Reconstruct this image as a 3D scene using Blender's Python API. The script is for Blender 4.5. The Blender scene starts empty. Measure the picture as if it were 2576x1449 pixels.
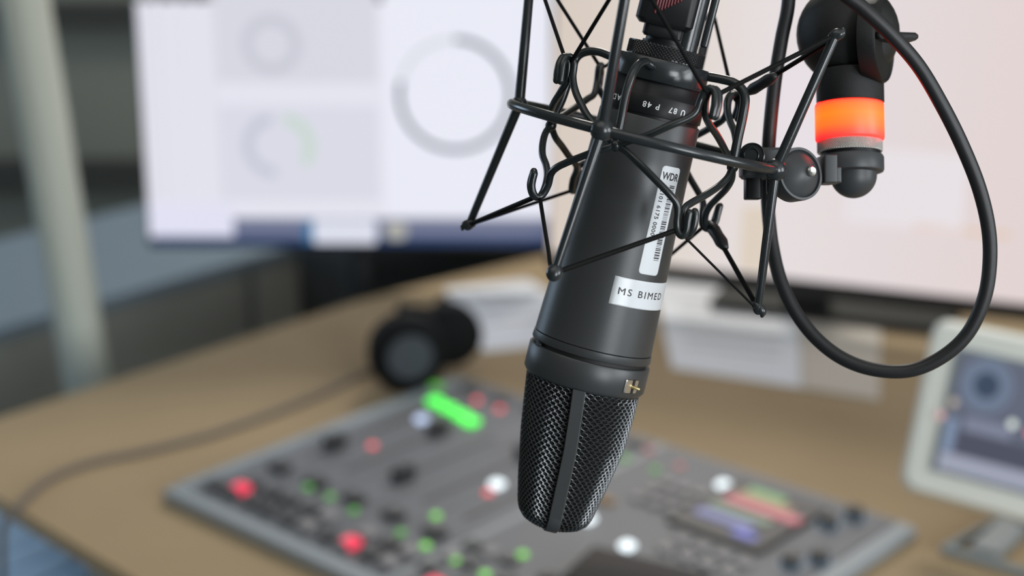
import bpy, bmesh, math, random
from mathutils import Vector, Matrix, geometry
random.seed(7)
S = bpy.context.scene
COL = S.collection
# ------------------------------------------------------------------ camera
F = 4200.0; PX, PY = 1288.0, 724.5
PITCH = math.radians(18)
CAM = Vector((0, 0, 1.49)); DESK = 0.74
RT = Vector((1, 0, 0)); UP = Vector((0, math.sin(PITCH), math.cos(PITCH))); FW = Vector((0, math.cos(PITCH), -math.sin(PITCH)))
cd = bpy.data.cameras.new('camera'); cam = bpy.data.objects.new('camera', cd); COL.objects.link(cam)
cam.location = CAM; cam.rotation_euler = (math.pi/2 - PITCH, 0, 0)
cd.sensor_width = 36; cd.lens = F/2576*36; cd.clip_start = 0.02
cd.dof.use_dof = True; cd.dof.focus_distance = 0.716; cd.dof.aperture_fstop = 4.8; cd.dof.aperture_blades = 0
S.camera = cam
# ------------------------------------------------------------------ world, exposure, lights
S.view_settings.view_transform = 'Standard'; S.view_settings.look = 'None'
S.view_settings.gamma = 1; S.view_settings.exposure = 0.0
w = bpy.data.worlds.new('world'); S.world = w; w.use_nodes = True
w.node_tree.nodes['Background'].inputs[0].default_value = (0.72, 0.82, 1, 1)
w.node_tree.nodes['Background'].inputs[1].default_value = 1.2
def area(name, loc, target, sx, sy, power, col):
    l = bpy.data.lights.new(name, 'AREA'); l.shape = 'RECTANGLE'; l.size = sx; l.size_y = sy
    l.energy = power; l.color = col
    o = bpy.data.objects.new(name, l); COL.objects.link(o); o.location = loc
    o.rotation_euler = (Vector(target) - Vector(loc)).to_track_quat('-Z', 'Y').to_euler()
    return o
area('daylight_front_window', (1.75, -2.12, 1.7), (1.75, 0, 1.7), 1.3, 1.5, 70, (0.93, 0.97, 1.0))
area('daylight_right_window', (2.92, -0.6, 1.65), (0, -0.6, 1.5), 1.5, 1.4, 56, (0.93, 0.97, 1.0))
area('daylight_left_window', (-2.92, 3.3, 1.5), (0, 3.0, 0.8), 1.7, 1.4, 22, (0.6, 0.8, 1.0))
area('overhead_fill_front', (-0.4, 0.2, 2.72), (-0.4, 0.2, 0), 1.6, 1.2, 6, (1.0, 0.94, 0.86))  # soft overhead fill added to lift the scene, no fitting modelled
area('ceiling_light_rear', (0.40, 3.5, 2.72), (0.40, 3.2, 0), 0.9, 0.5, 46, (1.0, 0.94, 0.86))
S.cycles.use_denoising = True
S.cycles.max_bounces = 8
# ------------------------------------------------------------------ pixel helpers
def ray(u, v):
    return FW + RT*((u-PX)/F) + UP*(-(v-PY)/F)
def U(u, v, d): return CAM + ray(u, v)*d
def onz(u, v, z):
    r = ray(u, v); return CAM + r*((z-CAM.z)/r.z)
def at_y(u, v, y):
    r = ray(u, v); return CAM + r*(y/r.y)
# ------------------------------------------------------------------ materials
def mat(name, col, rough=0.5, metal=0.0, emit=None, es=1.0, noise=None, bump=None, coat=0, spec=0.5, sheen=0):
    m = bpy.data.materials.new(name); m.use_nodes = True; nt = m.node_tree
    b = nt.nodes['Principled BSDF']; b.inputs['Base Color'].default_value = (*col, 1)
    b.inputs['Roughness'].default_value = rough; b.inputs['Metallic'].default_value = metal
    b.inputs['Coat Weight'].default_value = coat; b.inputs['Specular IOR Level'].default_value = spec
    if emit: b.inputs['Emission Color'].default_value = (*emit, 1); b.inputs['Emission Strength'].default_value = es
    tc = nt.nodes.new('ShaderNodeTexCoord')
    if noise:
        sc, amt = noise; n = nt.nodes.new('ShaderNodeTexNoise'); n.inputs['Scale'].default_value = sc
        nt.links.new(tc.outputs['Object'], n.inputs['Vector'])
        r = nt.nodes.new('ShaderNodeMapRange'); r.inputs['To Min'].default_value = 1-amt; r.inputs['To Max'].default_value = 1+amt
        nt.links.new(n.outputs['Fac'], r.inputs['Value'])
        h = nt.nodes.new('ShaderNodeHueSaturation'); h.inputs['Color'].default_value = (*col, 1)
        nt.links.new(r.outputs['Result'], h.inputs['Value']); nt.links.new(h.outputs['Color'], b.inputs['Base Color'])
    if bump:
        sc, st, dist = bump; n = nt.nodes.new('ShaderNodeTexNoise'); n.inputs['Scale'].default_value = sc; n.inputs['Detail'].default_value = 4
        nt.links.new(tc.outputs['Object'], n.inputs['Vector'])
        bm = nt.nodes.new('ShaderNodeBump'); bm.inputs['Strength'].default_value = st; bm.inputs['Distance'].default_value = dist
        nt.links.new(n.outputs['Fac'], bm.inputs['Height']); nt.links.new(bm.outputs['Normal'], b.inputs['Normal'])
    return m
M = {}
M['mic'] = mat('matt_black_lacquer', (0.034, 0.0355, 0.037), 0.40, bump=(2600, .12, .0002))
M['micdark'] = mat('black_lacquer', (0.007, 0.007, 0.008), 0.42, spec=.3)
M['groove'] = mat('dark_groove', (0.004, 0.004, 0.004), 0.6)
M['mesh'] = mat('blackened_wire', (0.13, 0.137, 0.142), 0.28, 0.8)
M['core'] = mat('grille_inner', (0.003, 0.003, 0.0035), 0.8)
M['rod'] = mat('black_satin_rod', (0.019, 0.022, 0.024), 0.22, bump=(900, .1, .0002))
M['wire'] = mat('black_wire_coating', (0.014, 0.017, 0.018), 0.22)
M['elastic'] = mat('black_elastic', (0.003, 0.003, 0.003), 0.7, spec=.15)
M['rubber'] = mat('black_rubber', (0.011, 0.011, 0.012), 0.5, bump=(500, .1, .0004))
M['plastic'] = mat('black_textured_plastic', (0.006, 0.006, 0.006), 0.42, bump=(5200, .7, .00025), spec=.4)
M['greyplastic'] = mat('charcoal_plastic', (0.045, 0.047, 0.05), 0.45)
M['steel'] = mat('bright_steel', (0.62, 0.6, 0.57), 0.28, 1.0)
M['knurl'] = mat('knurled_steel', (0.55, 0.53, 0.5), 0.3, 0.55)
M['brass'] = mat('brass', (0.8, 0.62, 0.28), 0.3, 0.9)
M['label'] = mat('white_label', (0.62, 0.64, 0.66), 0.28)
M['ink'] = mat('black_ink', (0.02, 0.015, 0.02), 0.5)
M['whitepaint'] = mat('white_lettering', (0.75, 0.75, 0.75), 0.5)
M['redplastic'] = mat('red_plastic', (0.10, 0.015, 0.02), 0.45)  # dull red plastic of the ribbed grip, not emissive
M['desk'] = mat('light_wood_desk', (0.37, 0.28, 0.175), 0.85, noise=(6, .10), spec=.05)
M['deskedge'] = mat('wood_edge_band', (0.40, 0.28, 0.15), 0.5)
M['console'] = mat('grey_console_metal', (0.27, 0.295, 0.315), 0.45)
M['strip'] = mat('grey_strip_panel', (0.10, 0.108, 0.124), 0.5)
M['trimc'] = mat('pale_grey_trim', (0.25, 0.285, 0.31), 0.4)
M['blackplast'] = mat('black_plastic_knob', (0.012, 0.013, 0.014), 0.45)
M['greybtn'] = mat('grey_button', (0.24, 0.23, 0.235), 0.5)
M['darkbtn'] = mat('dark_button', (0.05, 0.05, 0.052), 0.5)
M['bezel'] = mat('black_bezel', (0.008, 0.008, 0.009), 0.4)
M['offwhite'] = mat('off_white_plastic', (0.84, 0.86, 0.80), 0.5)
M['footgrey'] = mat('grey_metal_foot', (0.25, 0.28, 0.29), 0.45)
M['paper'] = mat('white_paper', (0.75, 0.77, 0.82), 0.7)
M['paper2'] = mat('cream_paper', (0.55, 0.50, 0.44), 0.7)
M['print'] = mat('grey_print', (0.35, 0.34, 0.33), 0.7)
M['cable'] = mat('grey_cable', (0.10, 0.085, 0.075), 0.6)
M['wall'] = mat('grey_green_wall', (0.22, 0.24, 0.215), 0.8, noise=(1.2, .15))
M['walldark'] = mat('olive_wall_panel', (0.19, 0.195, 0.165), 0.8, noise=(0.9, .25))
M['ceil'] = mat('white_ceiling', (0.7, 0.7, 0.68), 0.9)
M['floor'] = mat('dark_blue_carpet', (0.16, 0.20, 0.22), 0.95, noise=(40, .2))
M['trimw'] = mat('dark_rail', (0.04, 0.04, 0.035), 0.6)
M['post'] = mat('pale_green_post', (0.46, 0.47, 0.40), 0.5)
M['cab'] = mat('grey_sideboard', (0.27, 0.275, 0.25), 0.6, noise=(3, .2))
M['cabtop'] = mat('blue_grey_top', (0.17, 0.22, 0.27), 0.5)
M['blue'] = mat('blue_fabric', (0.48, 0.66, 0.86), 0.9, noise=(30, .08))
M['frame'] = mat('white_window_frame', (0.7, 0.7, 0.7), 0.5)
M['glass'] = mat('window_glass', (0.9, 0.95, 1), 0.02)
M['glass'].node_tree.nodes['Principled BSDF'].inputs['Transmission Weight'].default_value = 1
def emi(name, col, st=1.0, body=(0.02, 0.02, 0.02), rough=.4): return mat(name, body, rough, emit=col, es=st)
# ------------------------------------------------------------------ mesh builder
class MB:
    def __init__(s): s.v = []; s.f = []
    def add(s, vs, fs):
        n = len(s.v); s.v += [Vector(x) for x in vs]; s.f += [tuple(i+n for i in f) for f in fs]; return s
    def box(s, c, hx, hy, hz, X=Vector((1, 0, 0)), Y=Vector((0, 1, 0)), Z=Vector((0, 0, 1)), bev=0.0):
        c = Vector(c)
        if bev <= 0:
            vs = [c+X*hx*a+Y*hy*b+Z*hz*d for a in (-1, 1) for b in (-1, 1) for d in (-1, 1)]
            return s.add(vs, [(0, 1, 3, 2), (4, 6, 7, 5), (0, 4, 5, 1), (2, 3, 7, 6), (0, 2, 6, 4), (1, 5, 7, 3)])
        # rounded in plan (X,Y) with a chamfered rim along Z
        pl = []
        for (sx, sy, a0) in ((1, 1, 0), (-1, 1, 90), (-1, -1, 180), (1, -1, 270)):
            for k in range(5):
                a = math.radians(a0+k*22.5); pl.append((sx*(hx-bev)+bev*math.cos(a), sy*(hy-bev)+bev*math.sin(a)))
        n = len(pl); e = min(bev*.5, hz*.6); vs = []
        for (z, q) in ((-hz, 1-e/max(hx, hy)), (-hz+e, 1), (hz-e, 1), (hz, 1-e/max(hx, hy))):
            for (a, b) in pl: vs.append(c+X*a*q+Y*b*q+Z*z)
        fs = [tuple(reversed(range(n))), tuple(range(3*n, 4*n))]
        for r in range(3):
            for i in range(n): j = (i+1) % n; fs.append((r*n+i, r*n+j, (r+1)*n+j, (r+1)*n+i))
        return s.add(vs, fs)
    def prism(s, poly, dz):
        # poly: list of Vectors (planar loop), dz: extrusion Vector
        n = len(poly); vs = [Vector(p) for p in poly]+[Vector(p)+dz for p in poly]
        fs = [tuple(reversed(range(n))), tuple(range(n, 2*n))]+[(i, (i+1) % n, n+(i+1) % n, n+i) for i in range(n)]
        return s.add(vs, fs)
    def tube(s, path, r, n=10, caps=True, closed=False, round_ends=True):
        path = [Vector(p) for p in path]; m = len(path)
        rr = r if isinstance(r, (list, tuple)) else [r]*m
        T = []
        for i in range(m):
            a = path[(i-1) % m] if (closed or i > 0) else path[0]; b = path[(i+1) % m] if (closed or i < m-1) else path[-1]
            T.append((b-a).normalized())
        ref = Vector((0, 0, 1)) if abs(T[0].z) < .9 else Vector((1, 0, 0))
        N = (ref-T[0]*ref.dot(T[0])).normalized(); rings = []
        if caps and not closed and round_ends:
            p0, r0 = path[0], rr[0]; rings += [(p0-T[0]*r0*.95, T[0], r0*.3), (p0-T[0]*r0*.6, T[0], r0*.8)]
        for i in range(m): rings.append((path[i], T[i], rr[i]))
        if caps and not closed and round_ends:
            p0, r0 = path[-1], rr[-1]; rings += [(p0+T[-1]*r0*.6, T[-1], r0*.8), (p0+T[-1]*r0*.95, T[-1], r0*.3)]
        vs = []; k = len(rings)
        for (p, t, q) in rings:
            N = (N-t*N.dot(t)).normalized(); B = t.cross(N)
            for j in range(n): a = 2*math.pi*j/n; vs.append(p+(N*math.cos(a)+B*math.sin(a))*q)
        fs = []
        for i in range(k if closed else k-1):
            i2 = (i+1) % k
            for j in range(n): fs.append((i*n+j, i*n+(j+1) % n, i2*n+(j+1) % n, i2*n+j))
        if not closed and caps: fs += [tuple(reversed(range(n))), tuple(range((k-1)*n, k*n))]
        return s.add(vs, fs)
    def lathe(s, O, A, X, Fv, prof, n=64, a0=0, a1=2*math.pi, cap=True):
        # prof: (z, r) list
        full = abs(a1-a0-2*math.pi) < 1e-6; m = n if full else n+1; vs = []
        for (z, r) in prof:
            for j in range(m): a = a0+(a1-a0)*j/n; vs.append(O+A*z+(X*math.sin(a)+Fv*math.cos(a))*r)
        fs = []
        for i in range(len(prof)-1):
            for j in range(n): j2 = (j+1) % m; fs.append((i*m+j, i*m+j2, (i+1)*m+j2, (i+1)*m+j))
        if cap and full:
            fs.append(tuple(reversed(range(m)))); fs.append(tuple(range((len(prof)-1)*m, len(prof)*m)))
        return s.add(vs, fs)
    def ball(s, c, r, n=20, sq=(1, 1, 1), X=Vector((1, 0, 0)), Y=Vector((0, 1, 0)), Z=Vector((0, 0, 1))):
        k = n//2; vs = []; fs = []
        for i in range(k+1):
            th = math.pi*i/k
            for j in range(n):
                a = 2*math.pi*j/n
                vs.append(Vector(c)+X*r*sq[0]*math.sin(th)*math.cos(a)+Y*r*sq[1]*math.sin(th)*math.sin(a)+Z*r*sq[2]*math.cos(th))
        for i in range(k):
            for j in range(n): fs.append((i*n+j, (i+1)*n+j, (i+1)*n+(j+1) % n, i*n+(j+1) % n))
        return s.add(vs, fs)
    def build(s, name, m, parent=None, sharp=38, weld=True):
        me = bpy.data.meshes.new(name); off = parent.location if parent else (sum(s.v, Vector())/max(1, len(s.v)))
        p = parent
        while p is not None and p.parent is not None: p = p.parent; off = off+p.location
        me.from_pydata([tuple(q-off) for q in s.v], [], s.f); me.validate()
        bm = bmesh.new(); bm.from_mesh(me)
        if weld: bmesh.ops.remove_doubles(bm, verts=bm.verts, dist=1e-6)
        bmesh.ops.recalc_face_normals(bm, faces=bm.faces); bm.to_mesh(me); bm.free()
        for pl in me.polygons: pl.use_smooth = True
        me.set_sharp_from_angle(angle=math.radians(sharp))
        me.materials.append(m); o = bpy.data.objects.new(name, me); COL.objects.link(o)
        if parent: o.parent = parent
        else: o.location = off
        return o
def thing(name, label, cat, loc, group=None):
    o = bpy.data.objects.new(name, None); COL.objects.link(o); o.location = Vector(loc); o.empty_display_size = .02
    o['label'] = label; o['category'] = cat
    if group: o['group'] = group
    return o
def tag(o, label, cat, group=None):
    o['label'] = label; o['category'] = cat
    if group: o['group'] = group
    return o
def struct(o): o['kind'] = 'structure'; return o
def plabel(o, t): o['label'] = t; return o
def smooth(pts, k=6, closed=False):
    P = [Vector(p) for p in pts]; out = []; n = len(P)
    rng = range(n) if closed else range(n-1)
    for i in rng:
        p1, p2 = P[i], P[(i+1) % n]
        p0 = P[(i-1) % n] if (closed or i > 0) else p1*2-p2
        p3 = P[(i+2) % n] if (closed or i < n-2) else p2*2-p1
        for j in range(k):
            t = j/k
            out.append(.5*((2*p1)+(p2-p0)*t+(2*p0-5*p1+4*p2-p3)*t*t+(3*p1-3*p2+p3-p0)*t**3))
    if not closed: out.append(P[-1])
    return out
def pxpath(l, k=6): return smooth([U(*q) for q in l], k)

# ================================================================== SETTING
X0, X1, Y0, Y1, ZC = -3.0, 3.0, -2.2, 4.3, 2.8
struct(MB().box(((X0+X1)/2, (Y0+Y1)/2, -.05), (X1-X0)/2+.1, (Y1-Y0)/2+.1, .05).build('floor', M['floor']))
struct(MB().box(((X0+X1)/2, (Y0+Y1)/2, ZC+.05), (X1-X0)/2+.1, (Y1-Y0)/2+.1, .05).build('ceiling', M['ceil']))
def wall_hole(name, axis, c, lo, hi, hlo, hhi, zlo, zhi, m):
    # wall slab on plane axis=c running lo..hi, with an opening hlo..hhi x zlo..zhi
    mb = MB()
    def seg(a, b, z0, z1):
        if axis == 'y': mb.box(((a+b)/2, c, (z0+z1)/2), (b-a)/2, .05, (z1-z0)/2)
        else: mb.box((c, (a+b)/2, (z0+z1)/2), .05, (b-a)/2, (z1-z0)/2)
    seg(lo, hlo, 0, ZC); seg(hhi, hi, 0, ZC); seg(hlo, hhi, 0, zlo); seg(hlo, hhi, zhi, ZC)
    return struct(mb.build(name, m, weld=False))
struct(MB().box(((X0+X1)/2, Y1+.05, ZC/2), (X1-X0)/2, .05, ZC/2).build('wall_back', M['walldark']))
wall_hole('wall_front', 'y', Y0-.05, X0, X1, 1.05, 2.45, .9, 2.5, M['wall'])
wall_hole('wall_left', 'x', X0-.05, Y0, Y1, 2.4, 4.15, .85, 2.35, M['wall'])
wall_hole('wall_right', 'x', X1+.05, Y0, Y1, -1.4, .2, .9, 2.4, M['wall'])
for i, (z, h) in enumerate(((.84, .03), (.42, .035))):
    struct(MB().box((0, Y1-.02, z), 3, .02, h).build('trim_%d' % (i+1), M['trimw']))
struct(MB().box((0, Y1-.012, .05), 3, .012, .05).build('baseboard_back', M['trimw']))
def window(n, axis, c, a, b, z0, z1):
    mb = MB(); g = MB()
    for (p, q, r, s_) in ((a, a+.05, z0, z1), (b-.05, b, z0, z1), (a, b, z0, z0+.05), (a, b, z1-.05, z1), ((a+b)/2-.02, (a+b)/2+.02, z0, z1)):
        if axis == 'y': mb.box(((p+q)/2, c, (r+s_)/2), (q-p)/2, .03, (s_-r)/2)
        else: mb.box((c, (p+q)/2, (r+s_)/2), .03, (q-p)/2, (s_-r)/2)
    o = struct(mb.build('window_%d' % n, M['frame'], weld=False))
    if axis == 'y': g.box(((a+b)/2, c, (z0+z1)/2), (b-a)/2-.04, .003, (z1-z0)/2-.04)
    else: g.box((c, (a+b)/2, (z0+z1)/2), .003, (b-a)/2-.04, (z1-z0)/2-.04)
    gl = g.build('window_pane', M['glass'], None); gl.parent = o; gl.location = gl.location-o.location
window(1, 'y', Y0-.05, 1.05, 2.45, .9, 2.5)
window(2, 'x', X0-.05, 2.4, 4.15, .85, 2.35)
window(3, 'x', X1+.05, -1.4, .2, .9, 2.4)

# ================================================================== DESK
bk0, bk1 = onz(0, 1050, DESK), onz(900, 757, DESK)
bd = (bk1-bk0).normalized()
lf0, lf1 = onz(0, 1248, DESK), onz(290, 1420, DESK)
ld = (lf1-lf0).normalized()
def isect(p, d, q, e):
    den = d.x*e.y-d.y*e.x; t = ((q.x-p.x)*e.y-(q.y-p.y)*e.x)/den; return p+d*t
cn = isect(bk0, bd, lf0, ld)
dk = [cn, bk1, onz(1380, 641, DESK), Vector((1.3, 2.75, DESK)), Vector((2.0, 2.7, DESK)), Vector((2.0, .35, DESK)), Vector((.55, .35, DESK)), cn+ld*.95]
dk = [Vector((p.x, p.y, DESK)) for p in dk]
rootd = thing('desk', 'pale wooden corner desk carrying the mixing console and screens', 'desk', Vector((0.4, 1.6, 0)))
MB().prism([p-Vector((0, 0, .018)) for p in dk], Vector((0, 0, .018))).build('desktop', M['desk'], rootd)
# edge band along the left edge
mb = MB(); nrm = Vector((-ld.y, ld.x, 0)); c0 = sum(dk, Vector())/len(dk)
if nrm.dot(c0-cn) > 0: nrm = -nrm
mb.prism([dk[0]+nrm*.0, dk[-1], dk[-1]+nrm*.003, dk[0]+nrm*.003], Vector((0, 0, -.018))).build('edge_band', M['deskedge'], rootd)
for (x, y) in ((dk[0].x+.22, dk[0].y+.0), (1.9, 2.5), (1.9, .45), (.7, .45)):
    MB().box((x, y, .355), .03, .03, .355).build('leg', M['footgrey'], rootd)

# ================================================================== CONSOLE
CT = DESK+.011
L_, T_, R_ = onz(424, 1245, CT), onz(1158, 944, CT), onz(2312, 1325, CT)
CW = (R_-T_).length; e1 = (R_-T_).normalized(); e2 = Vector((e1.y, -e1.x, 0))
if e2.dot(L_-T_) < 0: e2 = -e2
CD = (L_-T_).dot(e2); ZV = Vector((0, 0, 1))
con = thing('mixing_console', 'grey broadcast mixing console with lit buttons on the pale wooden desk', 'mixing console', T_+e1*CW/2+e2*CD/2-ZV*.011)
def cp(a, b, h=0): return T_+e1*a+e2*b+ZV*h
def cuv(u, v, h=.006):
    p = onz(u, v, CT+h)-T_; return p.dot(e1), p.dot(e2)
MB().box(cp(CW/2, CD/2, -.0054), CW/2, CD/2, .0054, X=e1, Y=e2, bev=.006).build('body', M['console'], con)
mb = MB(); mb.box(cp(CW/2, CD-.009, .001), CW/2-.004, .009, .002, X=e1, Y=e2); mb.box(cp(CW-.009, CD/2, .001), .008, CD/2-.02, .002, X=e1, Y=e2)
mb.box(cp(.009, CD/2, .001), .007, CD/2-.02, .002, X=e1, Y=e2)
mb.build('rim_trim', M['trimc'], con)
mb = MB()
for k in range(5): mb.box(cp(.05+.058*k, CD/2-.008, 0), .0275, CD/2-.014, .0012, X=e1, Y=e2)
mb.box(cp(.465, CD/2-.008, 0), .143, CD/2-.014, .0012, X=e1, Y=e2)
mb.build('strip_panels', M['strip'], con, weld=False)
def button(a, b, sx, sy, h, m, name='button', bev=.003, lab=None):
    o = MB().box(cp(a, b, h/2+.001), sx, sy, h/2, X=e1, Y=e2, bev=min(bev, sx*.8, sy*.8)).build(name, m, con)
    if lab: plabel(o, lab)
    return o
def led(a, b, r, m, lab=None):
    o = MB().lathe(cp(a, b, .001), ZV, e1, e2, [(0, r), (.002, r), (.0032, r*.7), (.0036, r*.1)], 14).build('indicator_light', m, con)
    if lab: plabel(o, lab)
    return o
E_red = emi('lit_red', (1, .035, .10), 1.1); E_red2 = emi('lit_dim_red', (1, .12, .14), 1.25)
E_green = emi('lit_green', (.08, 1, .09), 1.7); E_green2 = emi('lit_dim_green', (.25, .8, .12), 1.15); E_green3 = emi('lit_faint_green', (.15, .7, .08), .6)
E_white = emi('lit_white', (.85, .95, 1), 1.75); E_bluew = emi('lit_bluish_white', (.6, .72, 1), 1.3); E_pink = emi('lit_pink', (1, .3, .3), .5)
# channel strips: slots, caps, buttons
for k in range(5):
    a = .05+.058*k
    MB().box(cp(a, .205, .0015), .0018, .085, .001, X=e1, Y=e2).build('fader_slot', M['blackplast'], con)
    bb = (.254, .150, .262, .13, .15)[k]
    cap = MB(); cap.box(cp(a, bb, .008), .008, .013, .006, X=e1, Y=e2, bev=.003); cap.box(cp(a, bb, .0142), .007, .001, .0006, X=e1, Y=e2)
    cap.build('fader_cap', M['blackplast'], con)
    lit = k in (0, 3, 5)
    for (da, b, m) in ((-.012, .382, 'darkbtn'), (.014, .382, 'greybtn'), (-.012, .410, 'darkbtn'), (.014, .410, 'greybtn'), (.002, .335, 'blackplast')):
        if lit and da == -.012 and b == .382: continue
        button(a+da, b, .0085 if b > .36 else .012, .0085, .007, M[m if k > 1 or m != 'greybtn' else 'darkbtn'])
for (u, v) in ((605, 1222), (882, 1358), (1093, 1462)):
    a, b = cuv(u, v, .008); button(a, b, .0085, .0085, .008, E_red, lab='glowing red square button')
for i, (u, v) in enumerate(((1008, 1335), (1071, 1368), (1143, 1403), (1220, 1440), (890, 1280), (1097, 1293), (1315, 1390), (830, 1245), (775, 1222))):
    a, b = cuv(u, v, .004); led(a, b, .0050, E_green3 if i in (0, 4, 7, 8) else E_green2, 'small green light')
for (u, v) in ((937, 1117), (1228, 1235), (1200, 1003), (1257, 1025)):
    a, b = cuv(u, v, .004); led(a, b, .0050, E_red2, 'small red light')
for (u, v) in ((1250, 1213), (1820, 1215), (1578, 1368), (1478, 1300)):
    a, b = cuv(u, v, .006); button(a, b, .0068, .0068, .006, E_white, lab='glowing white button')
a, b = cuv(1060, 1050, .006); button(a, b, .0065, .0065, .006, E_bluew, lab='glowing bluish white button')
for (u, v) in ((1095, 1005), (1128, 1022), (1160, 1040), (1185, 1056)):
    a, b = cuv(u, v, .006); button(a, b, .0085, .0085, .006, E_green, lab='bright green button')
a, b = cuv(1098, 968, .006); button(a, b, .008, .006, .006, E_green3, lab='dim green button')
for (u, v, m) in ((1573, 1148, 0), (1648, 1178, 0), (1632, 1128, 1), (1710, 1168, 1)):
    a, b = cuv(u, v, .004); led(a, b, .0045, E_pink if m else E_green3, 'faint pink light' if m else 'faint green light')
a, b = cuv(1520, 1255, .004); button(a, b, .012, .005, .004, mat('orange_button', (.25, .13, .02), .5), lab='dull orange button')
# master section: colour touch pad in a dark frame
MB().box(cp(.492, .098, .003), .055, .066, .003, X=e1, Y=e2, bev=.004).build('screen_frame', M['blackplast'], con)
def pad(l, m, lab):
    q = [onz(u, v, CT+.0072) for (u, v) in l]; o = MB().prism([p-ZV*.001 for p in q], ZV*.0012).build('display_row', m, con); plabel(o, lab)
pg = lambda n, c, s: emi(n, c, s)
def stripe(b, a0, a1, m, lab, w=.006):
    o = MB().box(cp((a0+a1)/2, b, .0068), (a1-a0)/2, w, .0009, X=e1, Y=e2).build('display_row', m, con); plabel(o, lab)
stripe(.052, .462, .505, pg('pad_green', (.18, .42, .16), .9), 'green row on the small display')
stripe(.066, .458, .522, pg('pad_orange', (.55, .38, .2), .55), 'orange row on the small display')
stripe(.082, .455, .542, pg('pad_red', (.65, .16, .2), .8), 'red row on the small display', .0075)
stripe(.104, .452, .522, pg('pad_mint', (.3, .42, .3), .6), 'pale green row on the small display')
stripe(.126, .450, .515, pg('pad_blue', (.25, .28, .6), .6), 'blue row on the small display', .008)
stripe(.142, .505, .53, pg('pad_violet', (.1, .12, .55), .8), 'dark blue key on the small display', .006)
# knobs right of the pad
for (u, v) in ((2085, 1302), (2150, 1282), (2062, 1390), (1990, 1400)):
    a, b = cuv(u, v, .01)
    kb = MB().lathe(cp(a, b, .001), ZV, e1, e2, [(0, .010), (.010, .009), (.012, .0075), (.0125, .001)], 24).build('rotary_knob', M['blackplast'], con)
    rg = MB().lathe(cp(a, b, .001), ZV, e1, e2, [(0, .0135), (.0015, .0135), (.0016, .0105), (0, .0105)], 24, cap=False).build('knob_ring', emi('knob_ring_blue', (.3, .45, .6), .35), kb)
# pale key rows
for i in range(3):
    for j in range(3):
        button(.385+.021*i, .09+.024*j, .0075, .008, .005, M['greybtn'])
for i in range(4):
    for j in range(2):
        button(.475+.024*i, .185+.026*j, .008, .008, .005, M['greybtn'])
for i in range(5):
    for j in range(3):
        if (i+j) % 4 != 3: button(.33+.024*i, .33+.03*j, .008, .008, .005, M['greybtn' if (i+j) % 2 else 'darkbtn'])
for i in range(6): button(.045+.05*i, .03, .013, .005, .004, M['darkbtn'])
# dark glossy handset at the bottom edge of the picture
ph = thing('phone', 'black glossy phone lying on the front of the mixing console', 'phone', cp(.49, .30, .012))
q = cp(.50, .292, .0125)
MB().box(q, .062, .036, .004, X=(e1*.97-e2*.24).normalized(), Y=(e2*.97+e1*.24).normalized(), bev=.008).build('phone_body', M['blackplast'], ph)
MB().box(q+ZV*.0042, .058, .032, .0004, X=(e1*.97-e2*.24).normalized(), Y=(e2*.97+e1*.24).normalized(), bev=.004).build('phone_screen', mat('dark_glass', (.01, .012, .016), .08), ph)

# ================================================================== MONITORS
def frame_axes(bl, br, tilt):
    Xa = (br-bl); Xa.z = 0; Wd = Xa.length; Xa.normalize()
    N = Vector((Xa.y, -Xa.x, 0))            # towards the camera
    if N.y > 0: N = -N
    Za = (Vector((0, 0, 1))*math.cos(tilt)-N*math.sin(tilt)).normalized()
    return Xa, Za, Xa.cross(Za)*(1 if Xa.cross(Za).dot(N) > 0 else -1), Wd
def panel(mb, O, Xa, Za, N, x0, x1, z0, z1, h, t, bev=0):
    c = O+Xa*(x0+x1)/2+Za*(z0+z1)/2+N*(h)
    return mb.box(c, (x1-x0)/2, (z1-z0)/2, t, X=Xa, Y=Za, Z=N, bev=bev)
# left monitor: placed on a vertical plane through y
mz = .815
bl = onz(378, 603, mz); br = onz(1384, 606, mz)
Xa, Za, N, Wd = frame_axes(bl, br, math.radians(2))
lm = thing('monitor', 'left flat monitor showing pale panels and a large round dial', 'monitor', (bl+br)/2-ZV*(mz-DESK))
Ht = Wd*.6
O = bl
panel(MB(), O, Xa, Za, N, -.004, Wd+.004, -.012, Ht, -.014, .012, .006).build('housing', M['bezel'], lm)
scr = emi('screen_white', (.78, .78, .87), .98, (.01, .01, .01))
s1 = panel(MB(), O, Xa, Za, N, .0, Wd, .004, Ht-.006, -.001, .0008).build('screen', scr, lm)
def ui(x0, x1, z0, z1, col, st=1, lab=None, h=.0004, name='screen_panel', bev=0):
    o = panel(MB(), O, Xa, Za, N, x0, x1, z0, z1, h, .0002, bev).build(name, emi('ui', col, st, (.01, .01, .01)), lm); return o
k = Wd/1006.0                       # metres per picture pixel on that screen
def ux(u): return (u-378)*k
def uz(v): return (603-v)*k
for (u0, u1, c) in ((388, 398, .66), (425, 436, .68), (470, 480, .70), (512, 520, .70), (552, 560, .7)): ui(ux(u0), ux(u1), uz(500), uz(-300), (c, c*.99, c*1.1))
ui(ux(565), ux(960), uz(205), uz(-280), (.67, .67, .75)); ui(ux(565), ux(960), uz(500), uz(262), (.69, .69, .78))
ui(ux(378), ux(590), uz(595), uz(508), (.74, .74, .88), h=.0006)
ui(ux(590), ux(1384), uz(595), uz(546), (.15, .17, .27), h=.0006)
ui(ux(385), ux(1384), uz(614), uz(594), (.010, .035, .12), h=.0008)
ui(ux(790), ux(948), uz(611), uz(550), (.70, .72, .82), h=.001, bev=.004); ui(ux(768), ux(792), uz(608), uz(552), (.03, .17, .35), h=.0009)
ui(ux(972), ux(1024), uz(600), uz(556), (.42, .42, .38), h=.001, bev=.008)
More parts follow.
